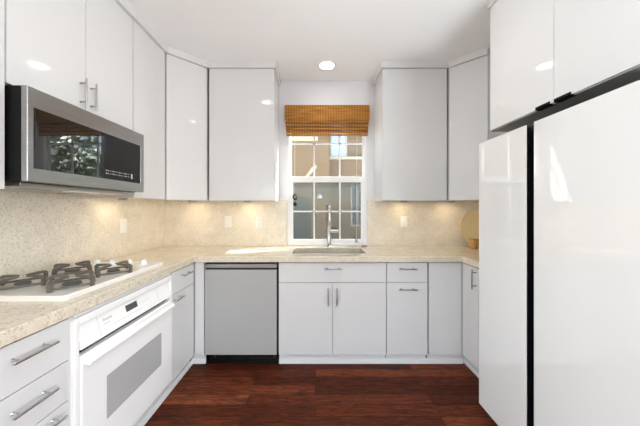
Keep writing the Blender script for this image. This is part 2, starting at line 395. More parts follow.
# ------------------------------------------------------------------ cabinet kit
def handle(T, c, length, horiz, parent, material='nickel', r=0.0048, so=0.032):
    """bar pull on two posts; c = (u, z) centre on the front plane v = 0"""
    b = MB(T); h = length / 2; k = h * 0.66
    at = (lambda s, v: (c[0] + s, v, c[1])) if horiz else (lambda s, v: (c[0], v, c[1] + s))
    b.tube([at(-h, so), at(-h + 0.004, so), at(h - 0.004, so), at(h, so)], [r * 0.8, r, r, r * 0.8], 10)
    o = b.build('handle', M[material], parent)
    for s in (-k, k):
        b = MB(T); b.tube([at(s, 0.0), at(s, 0.004), at(s, so)], [r * 1.35, r * 0.8, r * 0.75], 8)
        for vtx in b.bm.verts: pass
        pm = b.build('_', M[material]); me = pm.data
        # join the post into the handle's mesh
        bm = bmesh.new(); bm.from_mesh(o.data)
        rt = root_of(parent); me.transform(XF[rt.name].inverted()); bm.from_mesh(me)
        bm.to_mesh(o.data); bm.free(); bpy.data.objects.remove(pm); bpy.data.meshes.remove(me)
    o.data.shade_smooth(); o.data.set_sharp_from_angle(angle=R(35))
    return o
def front(name, T, u0, u1, z0, z1, parent, material='lacquer', th=0.019, gap=0.0018, bev=0.0015):
    b = MB(T); b.box((u0 + gap, -th, z0 + gap), (u1 - gap, 0, z1 - gap), bev, 2)
    return b.build(name, M[material], parent)
def carcass(T, w, z0, z1, depth, parent, material='carcass', inset=0.004):
    b = MB(T); b.box((inset, -depth, z0), (w - inset, -0.023, z1)); return b.build('cabinet_body', M[material], parent, smooth=False)
def toe(T, w, back, parent, h=0.088):
    b = MB(T); b.box((0.002, -back - 0.015, 0), (w - 0.002, -back, h)); return b.build('toe_kick', M['lacquer'], parent, smooth=False)
BZ0, BZ1, SPLIT = 0.088, 0.858, 0.6925

# --- left run (fronts face +x, u = y)
def left_frame(y0): return frame((FL, y0), (0, 1, 0), (1, 0, 0))
y0, y1 = 0.73, 1.105; T = left_frame(y0); W = y1 - y0
c = thing('drawer_cabinet', 'white gloss base cabinet with a stack of drawers, left of the oven', 'cabinet', (FL - 0.3, (y0 + y1) / 2, 0))
carcass(T, W, BZ0, BZ1 + 0.006, 0.585, c); toe(T, W, 0.036, c)
for za, zb, zh in ((0.6875, BZ1, 0.800), (0.525, 0.6875, 0.622), (0.32, 0.525, 0.492), (BZ0, 0.32, 0.26)):
    d = front('drawer', T, 0, W, za, zb, c); handle(T, (0.952 - y0 if zh != 0.492 else 0.985 - y0, zh), 0.155, True, d, 'chrome')

y0, y1 = 1.890, 2.242; T = left_frame(y0); W = y1 - y0
c = thing('base_cabinet', 'narrow white gloss base cabinet with drawer over door, between oven and corner', 'cabinet', (FL - 0.3, (y0 + y1) / 2, 0))
carcass(T, W, BZ0, BZ1 + 0.006, 0.585, c); toe(T, W, 0.036, c)
d = front('drawer', T, 0.004, W, SPLIT, BZ1, c); handle(T, (2.09 - y0, 0.805), 0.15, True, d, 'chrome')
d = front('door', T, 0.004, W, BZ0, SPLIT, c); handle(T, (1.962 - y0, 0.655), 0.13, True, d, 'chrome')

# the oven's housing
y0, y1 = 1.107, 1.888; T = left_frame(y0); W = y1 - y0
c = thing('oven_cabinet', 'white cabinet housing around the built-in oven', 'cabinet', (FL - 0.3, (y0 + y1) / 2, 0))
b = MB(T); b.box((0, -0.585, BZ0), (0.016, -0.004, BZ1 + 0.006)); b.build('side_panel', M['lacquer'], c, smooth=False)
b = MB(T); b.box((W - 0.016, -0.585, BZ0), (W, -0.004, BZ1 + 0.006)); b.build('side_panel', M['lacquer'], c, smooth=False)
b = MB(T); b.box((0.016, -0.585, BZ0), (W - 0.016, -0.004, BZ0 + 0.02)); b.build('bottom_panel', M['lacquer'], c, smooth=False)
b = MB(T); b.box((0.016, -0.05, 0.848), (W - 0.016, 0.004, CT0), 0.001); b.build('top_rail', M['lacquer'], c)
toe(T, W, 0.036, c)

# --- back run (fronts face -y, u = x)
def back_frame(x0): return frame((x0, FB), (1, 0, 0), (0, -1, 0))
c = thing('cabinet_filler', 'slim white filler strip between left corner and dishwasher', 'filler panel', (-0.965, FB + 0.01, 0))
T = back_frame(-1.008); b = MB(T); b.box((-0.02, -0.06, BZ0), (0.001, -0.026, BZ1 + 0.006)); b.box((0.0, -0.06, BZ0), (0.079, -0.002, BZ1 + 0.006), 0.001); b.build('panel', M['lacquer'], c)
b = MB(T); b.box((-0.046, -0.051, 0), (0.078, -0.036, 0.088)); b.build('toe_kick', M['lacquer'], c, smooth=False)

x0, x1 = -0.308, 0.590; T = back_frame(x0); W = x1 - x0
c = thing('sink_cabinet', 'wide white gloss sink base cabinet with long false drawer above two doors', 'cabinet', (0.14, FB + 0.3, 0))
b = MB(T); b.box((0.004, -0.58, BZ0), (W - 0.004, -0.023, 0.66)); b.box((0.004, -0.05, 0.66), (W - 0.004, -0.023, BZ1 + 0.006)); b.build('cabinet_body', M['carcass'], c, smooth=False)
toe(T, W, 0.036, c)
d = front('drawer', T, 0, W, SPLIT, BZ1, c); handle(T, (0.145 - x0, 0.808), 0.152, True, d)
d = front('door', T, 0, W / 2, BZ0, SPLIT, c); handle(T, (W / 2 - 0.036, 0.58), 0.150, False, d)
d = front('door', T, W / 2, W, BZ0, SPLIT, c); handle(T, (W / 2 + 0.036, 0.58), 0.150, False, d)

x0, x1 = 0.592, 0.935; T = back_frame(x0); W = x1 - x0
c = thing('base_cabinet', 'white gloss base cabinet with drawer over pull-out front, right of sink cabinet', 'cabinet', (0.76, FB + 0.3, 0))
carcass(T, W, BZ0, BZ1 + 0.006, 0.58, c); toe(T, W, 0.036, c)
d = front('drawer', T, 0, W, SPLIT, BZ1, c); handle(T, (W / 2, 0.808), 0.152, True, d)
d = front('pull_out_front', T, 0, W, BZ0, SPLIT, c); handle(T, (W / 2, 0.637), 0.152, True, d)

x0, x1 = 0.943, 1.220; T = back_frame(x0); W = x1 - x0
c = thing('cabinet_filler', 'plain white gloss blank panel without handles in the right corner', 'filler panel', (1.08, FB + 0.01, 0))
front('panel', T, 0, W, BZ0, BZ1, c); b = MB(T); b.box((0.004, -0.06, BZ0), (W + 0.03, -0.023, BZ1 + 0.006)); b.build('panel_back', M['carcass'], c, smooth=False)
toe(T, W + 0.05, 0.036, c)

# --- right run (fronts face -x, u = -y measured from the corner)
T = frame((FR, FB - 0.002), (0, -1, 0), (-1, 0, 0)); W = 0.47
c = thing('base_cabinet', 'white gloss base cabinet in the right corner, half hidden by refrigerator', 'cabinet', (FR + 0.3, 2.0, 0))
carcass(T, W, BZ0, BZ1 + 0.006, 0.57, c); toe(T, W, 0.050, c)
d = front('door', T, 0.0, 0.222, BZ0, BZ1, c); handle(T, (0.193, 0.770), 0.152, False, d)
d = front('door', T, 0.222, W, BZ0, BZ1, c); handle(T, (W - 0.035, 0.770), 0.152, False, d)

# ------------------------------------------------------------------ worktop with sink cut-out
SX0, SX1, SY0, SY1 = -0.205, 0.450, 2.365, 2.715
EL, EB, ER = -0.992, 2.218, 1.204
b = MB()
def full(x, y):
    if SX0 < x < SX1 and SY0 < y < SY1: return False
    if y > EB: return True
    if x < EL: return y > 0.715
    return x > ER and y > 1.765
b.grid([XL + 0.012, EL, SX0, SX1, ER, XR - 0.012], [0.715, 1.765, EB, SY0, SY1, YB - 0.012], full, CT0, CT1)
o = b.build('worktop', M['granite'], bevel=0.004)
put(o, 'speckled beige granite worktop running around three walls', 'worktop')

s = thing('kitchen_sink', 'undermounted sink below the window', 'sink', (0.12, 2.54, 0.68))
b = MB(); o_ = rrect(SX0 - 0.012, SY0 - 0.012, SX1 + 0.012, SY1 + 0.012, 0.05); i_ = rrect(SX0 + 0.001, SY0 + 0.001, SX1 - 0.001, SY1 - 0.001, 0.045); lo = rrect(SX0 + 0.02, SY0 + 0.02, SX1 - 0.02, SY1 - 0.02, 0.06)
rings = [[(x, y, CT0 - 0.001) for x, y in o_], [(x, y, CT0 - 0.001) for x, y in i_], [(x, y, 0.70) for x, y in lo]]
vs = [[b.P(p) for p in rg] for rg in rings]
for A, B in zip(vs, vs[1:]):
    for k in range(len(A)): b.bm.faces.new((A[k], A[(k + 1) % len(A)], B[(k + 1) % len(A)], B[k]))
b.bm.faces.new(vs[-1]); b.build('bowl', M['sink'], s)
b = MB(); b.lathe([(0.0, 0.702), (0.035, 0.702), (0.045, 0.706), (0.045, 0.700)], (0.12, 2.56, 0)); b.build('drain', M['chrome'], s)

# ------------------------------------------------------------------ faucet
FX, FY = 0.139, 2.785
s = thing('faucet', 'tall chrome gooseneck faucet in front of the window', 'faucet', (FX, FY, CT1))
b = MB(); b.lathe([(0.0, 0), (0.028, 0), (0.028, 0.008), (0.022, 0.014), (0.0, 0.014)], (FX, FY, CT1)); b.build('base_ring', M['chrome'], s)
b = MB(); b.lathe([(0.0, 0.013), (0.0195, 0.013), (0.0195, 0.20), (0.014, 0.212), (0.0, 0.212)], (FX, FY, CT1)); b.build('body', M['chrome'], s)
b = MB(); rr = 0.085; zt = CT1 + 0.345
path = [(FX, FY, CT1 + 0.2), (FX, FY, zt)] + [(FX, FY - rr + rr * math.cos(R(a)), zt + rr * math.sin(R(a))) for a in range(15, 181, 15)] + [(FX, FY - 2 * rr, zt - 0.03)]
b.tube(path, 0.0125, 14); b.build('spout', M['chrome'], s)
b = MB(); b.lathe([(0.0, 0), (0.0155, 0), (0.0165, -0.01), (0.0165, -0.085), (0.012, -0.10), (0.0, -0.10)], (FX, FY - 2 * rr, zt - 0.028)); b.build('spray_head', M['chrome'], s)
b = MB(); b.lathe([(0.0, 0.0), (0.0215, 0.0), (0.0215, 0.058), (0.019, 0.060), (0.019, 0.085), (0.0, 0.088)], (FX + 0.012, FY, CT1 + 0.165), (1, 0, 0)); b.build('handle', M['chrome'], s)

# ------------------------------------------------------------------ dishwasher
DX0, DX1 = -0.925, -0.313
s = thing('dishwasher', 'grey-fronted dishwasher with black toe grille left of the sink cabinet', 'dishwasher', ((DX0 + DX1) / 2, FB + 0.3, 0))
T = frame((DX0, FB), (1, 0, 0), (0, -1, 0)); W = DX1 - DX0
b = MB(T); b.box((0.002, -0.57, 0.10), (W - 0.002, -0.035, 0.860)); b.build('tub_case', M['black'], s, smooth=False)
b = MB(T); b.box((0.005, -0.034, 0.092), (W - 0.010, 0.006, 0.800), 0.003); d = b.build('door_panel', M['dishwasher'], s)
b = MB(T); b.box((0.005, -0.034, 0.814), (W - 0.010, 0.004, 0.846), 0.003); b.build('control_strip', M['steel'], s)
b = MB(T); b.box((0.005, -0.034, 0.802), (W - 0.010, -0.016, 0.813)); b.build('grip_recess', M['black_gloss'], s)
b = MB(T); b.box((0.03, -0.06, 0.0), (W, -0.030, 0.090))
b.box((0.07, -0.030, 0.035), (W - 0.03, -0.026, 0.048), 0.0015)
g = b.build('toe_grille', M['black_gloss'], s)
for u in (0.075, W - 0.035): b = MB(T); b.lathe([(0, 0), (0.007, 0), (0.005, 0.003), (0, 0.003)], (u, -0.030, 0.056), (0, 1, 0), 12); b.build('screw', M['chrome'], g)

# ------------------------------------------------------------------ built-in oven
OY0, OY1, OZ0, OZ1 = 1.118, 1.882, 0.114, 0.846
s = thing('built_in_oven', 'white built-in oven with grey window and handle bar below the cooktop', 'oven', (FL - 0.25, 1.5, OZ0))
T = frame((FL, OY0), (0, 1, 0), (1, 0, 0)); W = OY1 - OY0
b = MB(T); b.box((0.012, -0.56, OZ0 + 0.02), (W - 0.012, -0.02, OZ1 - 0.006)); b.build('oven_case', M['black'], s, smooth=False)
b = MB(T)
fw = 0.026
for a, c_ in (((0, OZ0), (fw, OZ1)), ((W - fw, OZ0), (W, OZ1)), ((fw, OZ0), (W - fw, OZ0 + 0.022)), ((fw, OZ1 - 0.034), (W - fw, OZ1))):
    b.box((a[0], -0.02, a[1]), (c_[0], 0.012, c_[1]), 0.006, 3)
b.build('trim_frame', M['appliance'], s)
# sloping control panel
zt, zb = OZ1 - 0.036, 0.705
b = MB(T); b.prism([(-0.018, zt), (-0.010, zt), (0.018, zb + 0.004), (0.016, zb), (-0.018, zb)], 'x', fw + 0.002, W - fw - 0.002)
cp = b.build('control_panel', M['appliance'], s)
def onpanel(u0, u1, z0, z1, th=0.0008):
    f = lambda z: -0.010 + 0.028 * (zt - z) / (zt - zb - 0.004)
    b = MB(T); b.prism([(f(z0) - 0.001, z0), (f(z0) + th, z0), (f(z1) + th, z1), (f(z1) - 0.001, z1)], 'x', u0, u1); return b
onpanel(1.437 - OY0, 1.527 - OY0, 0.756, 0.788).build('display', M['display'], cp)
b = MB(T)
def marks(lst):
    bm = MB(T); f = lambda z: -0.010 + 0.028 * (zt - z) / (zt - zb - 0.004)
    for u0, u1, z0, z1 in lst:
        bm.prism([(f(z0) - 0.001, z0), (f(z0) + 0.0005, z0), (f(z1) + 0.0005, z1), (f(z1) - 0.001, z1)], 'x', u0, u1)
    return bm
keys = [(0.165, 0.172, 0.77, 0.784), (0.174, 0.180, 0.77, 0.78), (0.182, 0.188, 0.77, 0.78), (0.190, 0.196, 0.77, 0.78), (0.198, 0.204, 0.77, 0.78), (0.206, 0.222, 0.77, 0.78), (0.165, 0.205, 0.755, 0.758)]
keys += [(0.225 + 0.022 * i, 0.238 + 0.022 * i, 0.735, 0.738) for i in range(10)] + [(0.43 + 0.02 * i, 0.44 + 0.02 * i, 0.765, 0.768) for i in range(5)]
marks(keys).build('lettering', M['appliance_line'], cp)
for u in (0.135, 0.60): marks([(u, u + 0.0015, 0.715, 0.80)]).build('panel_seam', M['appliance_line'], cp)
# door
b = MB(T); b.box((fw + 0.002, -0.019, OZ0 + 0.026), (W - fw - 0.002, 0.018, 0.680), 0.006, 3)
dr = b.build('oven_door', M['appliance'], s)
b = MB(T); b.prism(rrect(1.283 - OY0, 0.305, 1.737 - OY0, 0.512, 0.006, 3), 'y', 0.016, 0.0188); pn = b.build('oven_window', M['oven_glass'], dr)
b = MB(T)
for z in (0.375, 0.415, 0.455): b.box((1.283 - OY0 + 0.02, 0.0186, z), (1.737 - OY0 - 0.02, 0.0191, z + 0.0012))
b.build('rack_line', M['rack_line'], pn)
b = MB(T); b.prism([(0.014, 0.672), (0.014, 0.640), (0.040, 0.632), (0.052, 0.640), (0.052, 0.655), (0.040, 0.666)], 'x', fw + 0.010, W - fw - 0.010); b.build('handle', M['appliance'], dr, bevel=0.004)

# ------------------------------------------------------------------ gas cooktop
CX0, CX1, CY0, CY1 = -1.545, -1.060, 1.140, 1.895
ZT = CT1
s = thing('gas_cooktop', 'white gas cooktop with four dark grates set on the worktop', 'cooktop', ((CX0 + CX1) / 2, (CY0 + CY1) / 2, ZT))
b = MB(); outl = rrect(CX0, CY0, CX1, CY1, 0.018, 4); inn = rrect(CX0 + 0.03, CY0 + 0.03, CX1 - 0.03, CY1 - 0.03, 0.02, 4); mid = rrect(CX0 + 0.006, CY0 + 0.006, CX1 - 0.006, CY1 - 0.006, 0.016, 4)
rg = [[(x, y, ZT) for x, y in outl], [(x, y, ZT + 0.016) for x, y in outl], [(x, y, ZT + 0.022) for x, y in mid], [(x, y, ZT + 0.016) for x, y in inn]]
vs = [[b.P(p) for p in r_] for r_ in rg]
for A, B in zip(vs, vs[1:]):
    for k in range(len(A)): b.bm.faces.new((A[k], A[(k + 1) % len(A)], B[(k + 1) % len(A)], B[k]))
b.bm.faces.new(vs[-1]); b.bm.faces.new(vs[0]); b.build('top_plate', M['bisque'], s, smooth=False)
PZ = ZT + 0.016
for bx, by, br_ in ((-1.185, 1.315, 0.036), (-1.185, 1.585, 0.030), (-1.425, 1.315, 0.030), (-1.425, 1.585, 0.036)):
    b = MB(); b.lathe([(0, 0), (br_ * 1.25, 0), (br_ * 1.15, 0.008), (br_ * 0.9, 0.012), (0, 0.012)], (bx, by, PZ)); bu = b.build('burner', M['alloy'], s)
    b = MB(); b.lathe([(0, 0.012), (br_, 0.012), (br_, 0.018), (br_ * 0.8, 0.021), (0, 0.021)], (bx, by, PZ)); b.build('burner_cap', M['burner'], bu)
    b = MB(); hx, hy, zz = 0.106, 0.118, PZ + 0.050; tw = 0.0068
    for sx, sy in ((1, 0), (-1, 0), (0, 1), (0, -1)):              # four arms: thick turned-down foot outside, tapering tip inside
        H = hx if sx else hy
        q = [(H, PZ + 0.001), (H - 0.012, PZ + 0.001), (H - 0.013, zz - 0.013), (H * 0.62, zz - 0.009), (0.026, zz - 0.005), (0.020, zz + 0.002), (H * 0.62, zz + 0.004), (H - 0.010, zz + 0.002), (H, zz - 0.008)]
        A = []; Bv = []
        for d, z in q:
            c0 = Vector((bx + sx * d, by + sy * d, z)); n_ = Vector((abs(sy), abs(sx), 0)) * tw
            A.append(b.P(c0 + n_)); Bv.append(b.P(c0 - n_))
        b.bm.faces.new(A); b.bm.faces.new(Bv[::-1])
        for k in range(len(q)): b.bm.faces.new((A[k], A[(k + 1) % len(q)], Bv[(k + 1) % len(q)], Bv[k]))
    b.tube([(bx + (hx - 0.010) * math.cos(R(a)) * (1 if a % 90 == 0 else 0.86), by + (hy - 0.010) * math.sin(R(a)) * (1 if a % 90 == 0 else 0.86), PZ + 0.013) for a in range(0, 361, 30)], 0.0055, 8, cap=False)
    b.build('grate', M['grate'], s)
for i, kx in enumerate((-1.155, -1.255, -1.365, -1.465)):
    b = MB(); b.lathe([(0, 0), (0.024, 0), (0.024, 0.004), (0.019, 0.008), (0.017, 0.026), (0.014, 0.029), (0, 0.029)], (kx, 1.812, PZ)); kb = b.build('knob', M['appliance'], s)
    b = MB(); b.box((kx - 0.003, 1.795, PZ + 0.028), (kx + 0.003, 1.829, PZ + 0.034), 0.0015); b.build('grip', M['appliance'], kb)

# ------------------------------------------------------------------ wall units
CROWN = ZC - UT
def crown_piece(T, w, parent, so=0.022, left=0.0, right=0.0, side_l=0, side_r=0):
    b = MB(T); b.box((-left, -0.02, UT), (w + right, so, ZC))
    if side_l: b.box((-left, -side_l, UT), (-left + 0.02 + left, -0.02, ZC))
    if side_r: b.box((w - 0.02, -side_r, UT), (w + right, -0.02, ZC))
    b.build('crown', M['lacquer'], parent, smooth=False)
def wall_unit(name, label, T, w, z0, depth, fronts, loc, crown=True, **kw):
    c = thing(name, label, 'cabinet', loc)
    carcass(T, w, z0 + 0.0, UT + 0.02 if crown else UT, depth, c, 'lacquer', kw.pop('inset', 0.001))
    if crown: crown_piece(T, w, c, **kw)
    return c
# left wall
def ul(y0): return frame((UL, y0), (0, 1, 0), (1, 0, 0))
T = ul(0.72); c = wall_unit('wall_cabinet', 'white gloss wall cabinet at the left picture edge, before the microwave', T, 0.368, UB, 0.345, 1, (UL - 0.17, 0.9, UB))
front('door', T, 0, 0.368, UB, UT, c)
T = ul(1.091); W = 0.757
c = wall_unit('wall_cabinet', 'short two-door white gloss wall cabinet above the microwave', T, W, 1.815, 0.345, 2, (UL - 0.17, 1.47, 1.815))
d = front('door', T, 0, W / 2, 1.815, UT, c); handle(T, (W / 2 - 0.033, 1.925), 0.150, False, d)
d = front('door', T, W / 2, W, 1.815, UT, c); handle(T, (W / 2 + 0.033, 1.925), 0.150, False, d)
T = ul(1.852); W = 0.392
c = wall_unit('wall_cabinet', 'tall single-door white gloss wall cabinet right of the microwave', T, W, UB, 0.345, 1, (UL - 0.17, 2.05, UB))
front('door', T, 0.002, W - 0.004, UB, UT, c)
# diagonal corner units: pentagon bodies
def diagonal(label, xw, sgn, xu, loc):
    """sgn = +1: left corner (wall at xw, units facing +x at xu), -1: right corner"""
    ya = 2.248 if sgn > 0 else 2.270; xb = (-0.998 if sgn > 0 else 1.228)
    p0 = Vector((xu, ya, 0)); p1 = Vector((xb, UBK, 0)); d = (p1 - p0); w_ = d.length; u = d.normalized()
    n = Vector((u.y, -u.x, 0)) * (1 if sgn > 0 else -1)
    if n.y > 0: n = -n
    T = frame((p0.x, p0.y, 0), (u.x, u.y, 0), (n.x, n.y, 0))
    c = thing('corner_wall_cabinet', label, 'cabinet', loc)
    q0 = p0 - n * 0.023; q1 = p1 - n * 0.023
    out = [(q0.x, q0.y), (q1.x, q1.y), (q1.x + sgn * 0.003, q1.y + 0.01), (q1.x + sgn * 0.003, YB - 0.001), (xw, YB - 0.001), (xw, q0.y)]
    b = MB(); b.prism(out, 'z', UB, UT + 0.02); b.build('cabinet_body', M['lacquer'], c, smooth=False)
    front('door', T, 0.006, w_ - 0.008, UB, UT, c)
    b = MB(T); b.prism([(-0.006, -0.02), (w_ + 0.006, -0.02), (w_ - 0.006, 0.020), (0.006, 0.020)], 'z', UT, ZC); b.build('crown', M['lacquer'], c, smooth=False)
    return c
diagonal('white gloss diagonal corner wall cabinet left of the window', XL + 0.001, 1, UL, (-1.35, 2.6, UB))
diagonal('white gloss diagonal corner wall cabinet right of the window, beside the refrigerator', XR - 0.001, -1, 1.458, (1.55, 2.6, UB))
# back wall
x0, x1 = -0.990, -0.384; T = frame((x0, UBK), (1, 0, 0), (0, -1, 0)); W = x1 - x0
c = wall_unit('wall_cabinet', 'white gloss wall cabinet at the left side of the bamboo blind', T, W, UB, 0.359, 1, (-0.69, 2.68, UB), right=0.018, side_r=0.359)
front('door', T, 0.004, W + 0.001, UB, UT, c)
x0, x1 = 0.622, 1.222; T = frame((x0, UBK), (1, 0, 0), (0, -1, 0)); W = x1 - x0
c = wall_unit('wall_cabinet', 'white gloss wall cabinet at the right side of the bamboo blind', T, W, UB, 0.359, 1, (0.92, 2.68, UB), left=0.018, side_l=0.359)
front('door', T, -0.001, W - 0.004, UB, UT, c)
# above the refrigerator (fronts face -x, u = -y)
OX, OB, OYa, OYb = 1.14, 1.811, 1.764, 0.80
T = frame((OX, OYa), (0, -1, 0), (-1, 0, 0)); W = OYa - OYb
c = thing('overhead_cabinet', 'deep two-door white gloss cabinet above the refrigerator with black edge pulls', 'cabinet', (1.5, 1.28, OB))
b = MB(T); b.box((0.0, -0.679, OB + 0.003), (W, -0.023, ZC - 0.001)); b.build('cabinet_body', M['lacquer'], c, smooth=False)
b = MB(T); b.box((0.0, -0.679, OB - 0.002), (W, -0.004, OB + 0.003)); b.build('underside_panel', M['shaded_underside'], c, smooth=False, label='underside with its shade painted in as dark grey')
for ua, ub, uh in ((0.0, W * 0.49, W * 0.49 - 0.052), (W * 0.49, W, W * 0.49 + 0.055)):
    d = front('door', T, ua, ub, OB + 0.003, ZC - 0.045, c)
    b = MB(T); b.box((uh - 0.042, -0.018, OB - 0.003), (uh + 0.042, 0.012, OB + 0.0025)); b.box((uh - 0.042, 0.009, OB - 0.003), (uh + 0.042, 0.012, OB + 0.014)); b.build('edge_pull', M['black'], d, smooth=False)
b = MB(T); b.box((-0.004, -0.03, ZC - 0.045), (W, 0.012, ZC)); b.build('crown', M['lacquer'], c, smooth=False)

# ------------------------------------------------------------------ refrigerator
RX, RZ1, RZ0, RY0, RY1 = 1.03, 1.716, 0.083, 1.702, 0.79
s = thing('refrigerator', 'tall white glass-fronted refrigerator with black gap between its doors', 'refrigerator', (1.4, 1.25, 0))
T = frame((RX, RY0), (0, -1, 0), (-1, 0, 0)); W = RY0 - RY1
b = MB(T); b.box((0.004, -0.76, 0.02), (W - 0.004, -0.068, RZ1 - 0.012), 0.004); b.build('case', M['black'], s)
for u in (0.06, W - 0.06):
    for v in (-0.12, -0.70):
        b = MB(T); b.lathe([(0, 0), (0.02, 0), (0.016, 0.022), (0, 0.022)], (u, v, 0), (0, 0, 1), 12); b.build('foot', M['black'], s)
for ua, ub in ((0.0, 0.381), (0.428, W)):
    b = MB(T); b.box((ua + 0.001, -0.062, RZ0 + 0.002), (ub - 0.001, -0.005, RZ1 - 0.002), 0.002); d = b.build('door', M['black_gloss'], s)
    b = MB(T); b.box((ua, -0.005, RZ0), (ub, 0.0, RZ1), 0.0015); b.build('glass_panel', M['fridge_white'], d, label='white gloss glass panel')

# ------------------------------------------------------------------ microwave
MX, MY0, MY1, MZ0, MZ1 = -1.170, 1.096, 1.842, 1.418, 1.809
s = thing('microwave', 'stainless over-the-range microwave with black glass door above the cooktop', 'microwave', (-1.38, 1.47, MZ0))
T = frame((MX, MY0), (0, 1, 0), (1, 0, 0)); W = MY1 - MY0
b = MB(T); b.box((0.0, -0.418, MZ0 + 0.002), (W, -0.028, MZ1 - 0.001), 0.002); b.build('case', M['black'], s)
g0, g1, gz0, gz1 = 1.122 - MY0, 1.806 - MY0, 1.475, 1.727
b = MB(T); b.grid([0, g0, g1, W], [MZ0, gz0, gz1, MZ1], lambda x, z: not (g0 < x < g1 and gz0 < z < gz1), -0.027, 0.0, lambda x, z, v: (x, v, z))
dr = b.build('door', M['steel'], s, smooth=True, bevel=0.003)
b = MB(T); b.box((g0 - 0.001, -0.026, gz0 - 0.001), (g1 + 0.001, -0.002, gz1 + 0.001)); gl = b.build('door_glass', M['black_glass'], dr, smooth=False)
b = MB(T); b.box((0.382, -0.0021, gz0 + 0.0005), (g1 - 0.0005, -0.0014, gz1 - 0.0005)); b.build('control_panel', M['control_glass'], dr, smooth=False)
b = MB(T)
for r_, z in enumerate((1.519, 1.503)):
    for k in range(12):
        wq = 0.006 + 0.006 * ((k * 7 + r_ * 3) % 3 == 0); u = 0.412 + 0.0165 * k
        b.box((u, -0.0016, z), (u + wq, -0.0009, z + 0.0055))
b.box((0.618, -0.0016, 1.497), (0.632, -0.0009, 1.527))
b.build('lettering', M['print'], gl, smooth=False)
b = MB(T); b.box((0.305, -0.0005, 1.436), (0.345, 0.0004, 1.442)); b.build('name_badge', M['nickel'], dr, smooth=False)
b = MB(T); b.box((0.02, -0.41, MZ0 - 0.020), (W - 0.02, -0.05, MZ0 + 0.002), 0.004); un = b.build('underside', M['steel'], s)
for u0, u1 in ((0.05, 0.26), (W - 0.26, W - 0.05)):
    b = MB(T); b.box((u0, -0.34, MZ0 - 0.024), (u1, -0.15, MZ0 - 0.018), 0.002); b.build('grease_filter', M['nickel'], un, smooth=False)
b = MB(T); b.box((0.29, -0.13, MZ0 - 0.025), (W - 0.29, -0.07, MZ0 - 0.018), 0.002); b.build('lamp_lens', M['plastic'], un)

# ------------------------------------------------------------------ bamboo blind and its cords
BX0, BX1 = -0.320, 0.562
s = thing('bamboo_blind', 'woven bamboo roman blind pulled up above the window', 'blind', (0.12, YB - 0.03, 2.06))
b = MB(); b.box((BX0 + 0.005, YB - 0.048, 2.345), (BX1 - 0.005, YB, 2.381)); b.build('headrail', M['bamboo'], s, smooth=False)
b = MB(); b.prism([(YB - 0.056, 2.385), (YB - 0.049, 2.385), (YB - 0.049, 2.228), (YB - 0.056, 2.226)], 'x', BX0, BX1); b.build('valance', M['bamboo'], s, smooth=False)
for i in range(4):
    zt = 2.236 - 0.036 * i; yf = YB - 0.046 + 0.004 * i          # each fold bellies out and hangs over the next
    b = MB(); b.prism([(yf + 0.016, zt + 0.006), (yf + 0.004, zt), (yf - 0.008, zt - 0.016), (yf - 0.012, zt - 0.030), (yf - 0.008, zt - 0.0345), (yf + 0.008, zt - 0.030), (yf + 0.016, zt - 0.030)], 'x', BX0 + 0.006 + 0.003 * i, BX1 - 0.006 - 0.003 * i)
    b.build('fold', M['bamboo'], s, smooth=False)
b = MB(); b.prism([(YB - 0.046, 2.086), (YB - 0.026, 2.086), (YB - 0.026, 2.071), (YB - 0.046, 2.071)], 'x', BX0 + 0.018, BX1 - 0.018); b.build('bottom_rail', M['bamboo'], s, smooth=False)
xc = (294.7 - 315.5) / 95.6
b = MB(); b.tube([(xc, YB - 0.03, 2.075), (xc, YB - 0.03, 1.47)], 0.0014, 6); cd = b.build('pull_cord', M['cord'], s)
b = MB(); ring = [(xc + 0.019 * math.cos(R(a)), YB - 0.03, 1.432 + 0.027 * math.sin(R(a))) for a in range(90, 451, 20)]
b.tube(ring, 0.0042, 8, cap=False); b.build('cord_ring', M['black'], cd)
b = MB(); b.box((xc - 0.016, YB - 0.037, 1.338), (xc + 0.014, YB - 0.023, 1.375), 0.003); b.tube([(xc, YB - 0.03, 1.372), (xc, YB - 0.03, 1.406)], 0.0014, 6); b.build('cord_weight', M['black'], cd)
xc = (356.6 - 315.5) / 96.0
b = MB(); b.tube([(xc + 0.006, YB - 0.032, 2.075), (xc + 0.002, YB - 0.032, 1.5), (xc, YB - 0.032, 1.0)], 0.0014, 6); cd = b.build('pull_cord', M['cord'], s)
b = MB(); b.lathe([(0, 0.045), (0.006, 0.045), (0.014, 0.012), (0.014, 0.0), (0, 0.0)], (xc, YB - 0.032, 0.955), n=12); b.build('tassel', mat('clear_tassel', (0.42, 0.45, 0.48), 0.1), cd)

# ------------------------------------------------------------------ sockets and switch on the splashback
def plate(label, T, cat, kind, group=None):
    nm = 'wall_outlet' if kind != 'rocker' else 'light_switch'
    o = thing(nm, label, cat, tuple(T.translation), group)
    b = MB(T); b.box((-0.0365, 0, -0.059), (0.0365, 0.006, 0.059), 0.003); b.build('cover_plate', M['plastic'], o)
    if kind == 'rocker':
        b = MB(T); b.box((-0.017, 0.005, -0.033), (0.017, 0.009, 0.033), 0.002); b.build('rocker', M['plastic'], o)
    else:
        for z in (0.021, -0.021):
            b = MB(T); b.prism(rrect(-0.017, z - 0.0145, 0.017, z + 0.0145, 0.008, 4), 'y', 0.005, 0.0082); so = b.build('socket', M['plastic'], o)
            b = MB(T)
            for u in (-0.007, 0.006): b.box((u - 0.001, 0.0078, z - 0.003), (u + 0.001, 0.0085, z + 0.006))
            b.box((-0.0025, 0.0078, z - 0.010), (0.0025, 0.0085, z - 0.006)); b.build('slots', M['slot'], so, smooth=False)
def bk(x, z): return frame((x, YB - 0.012, z), (1, 0, 0), (0, -1, 0))
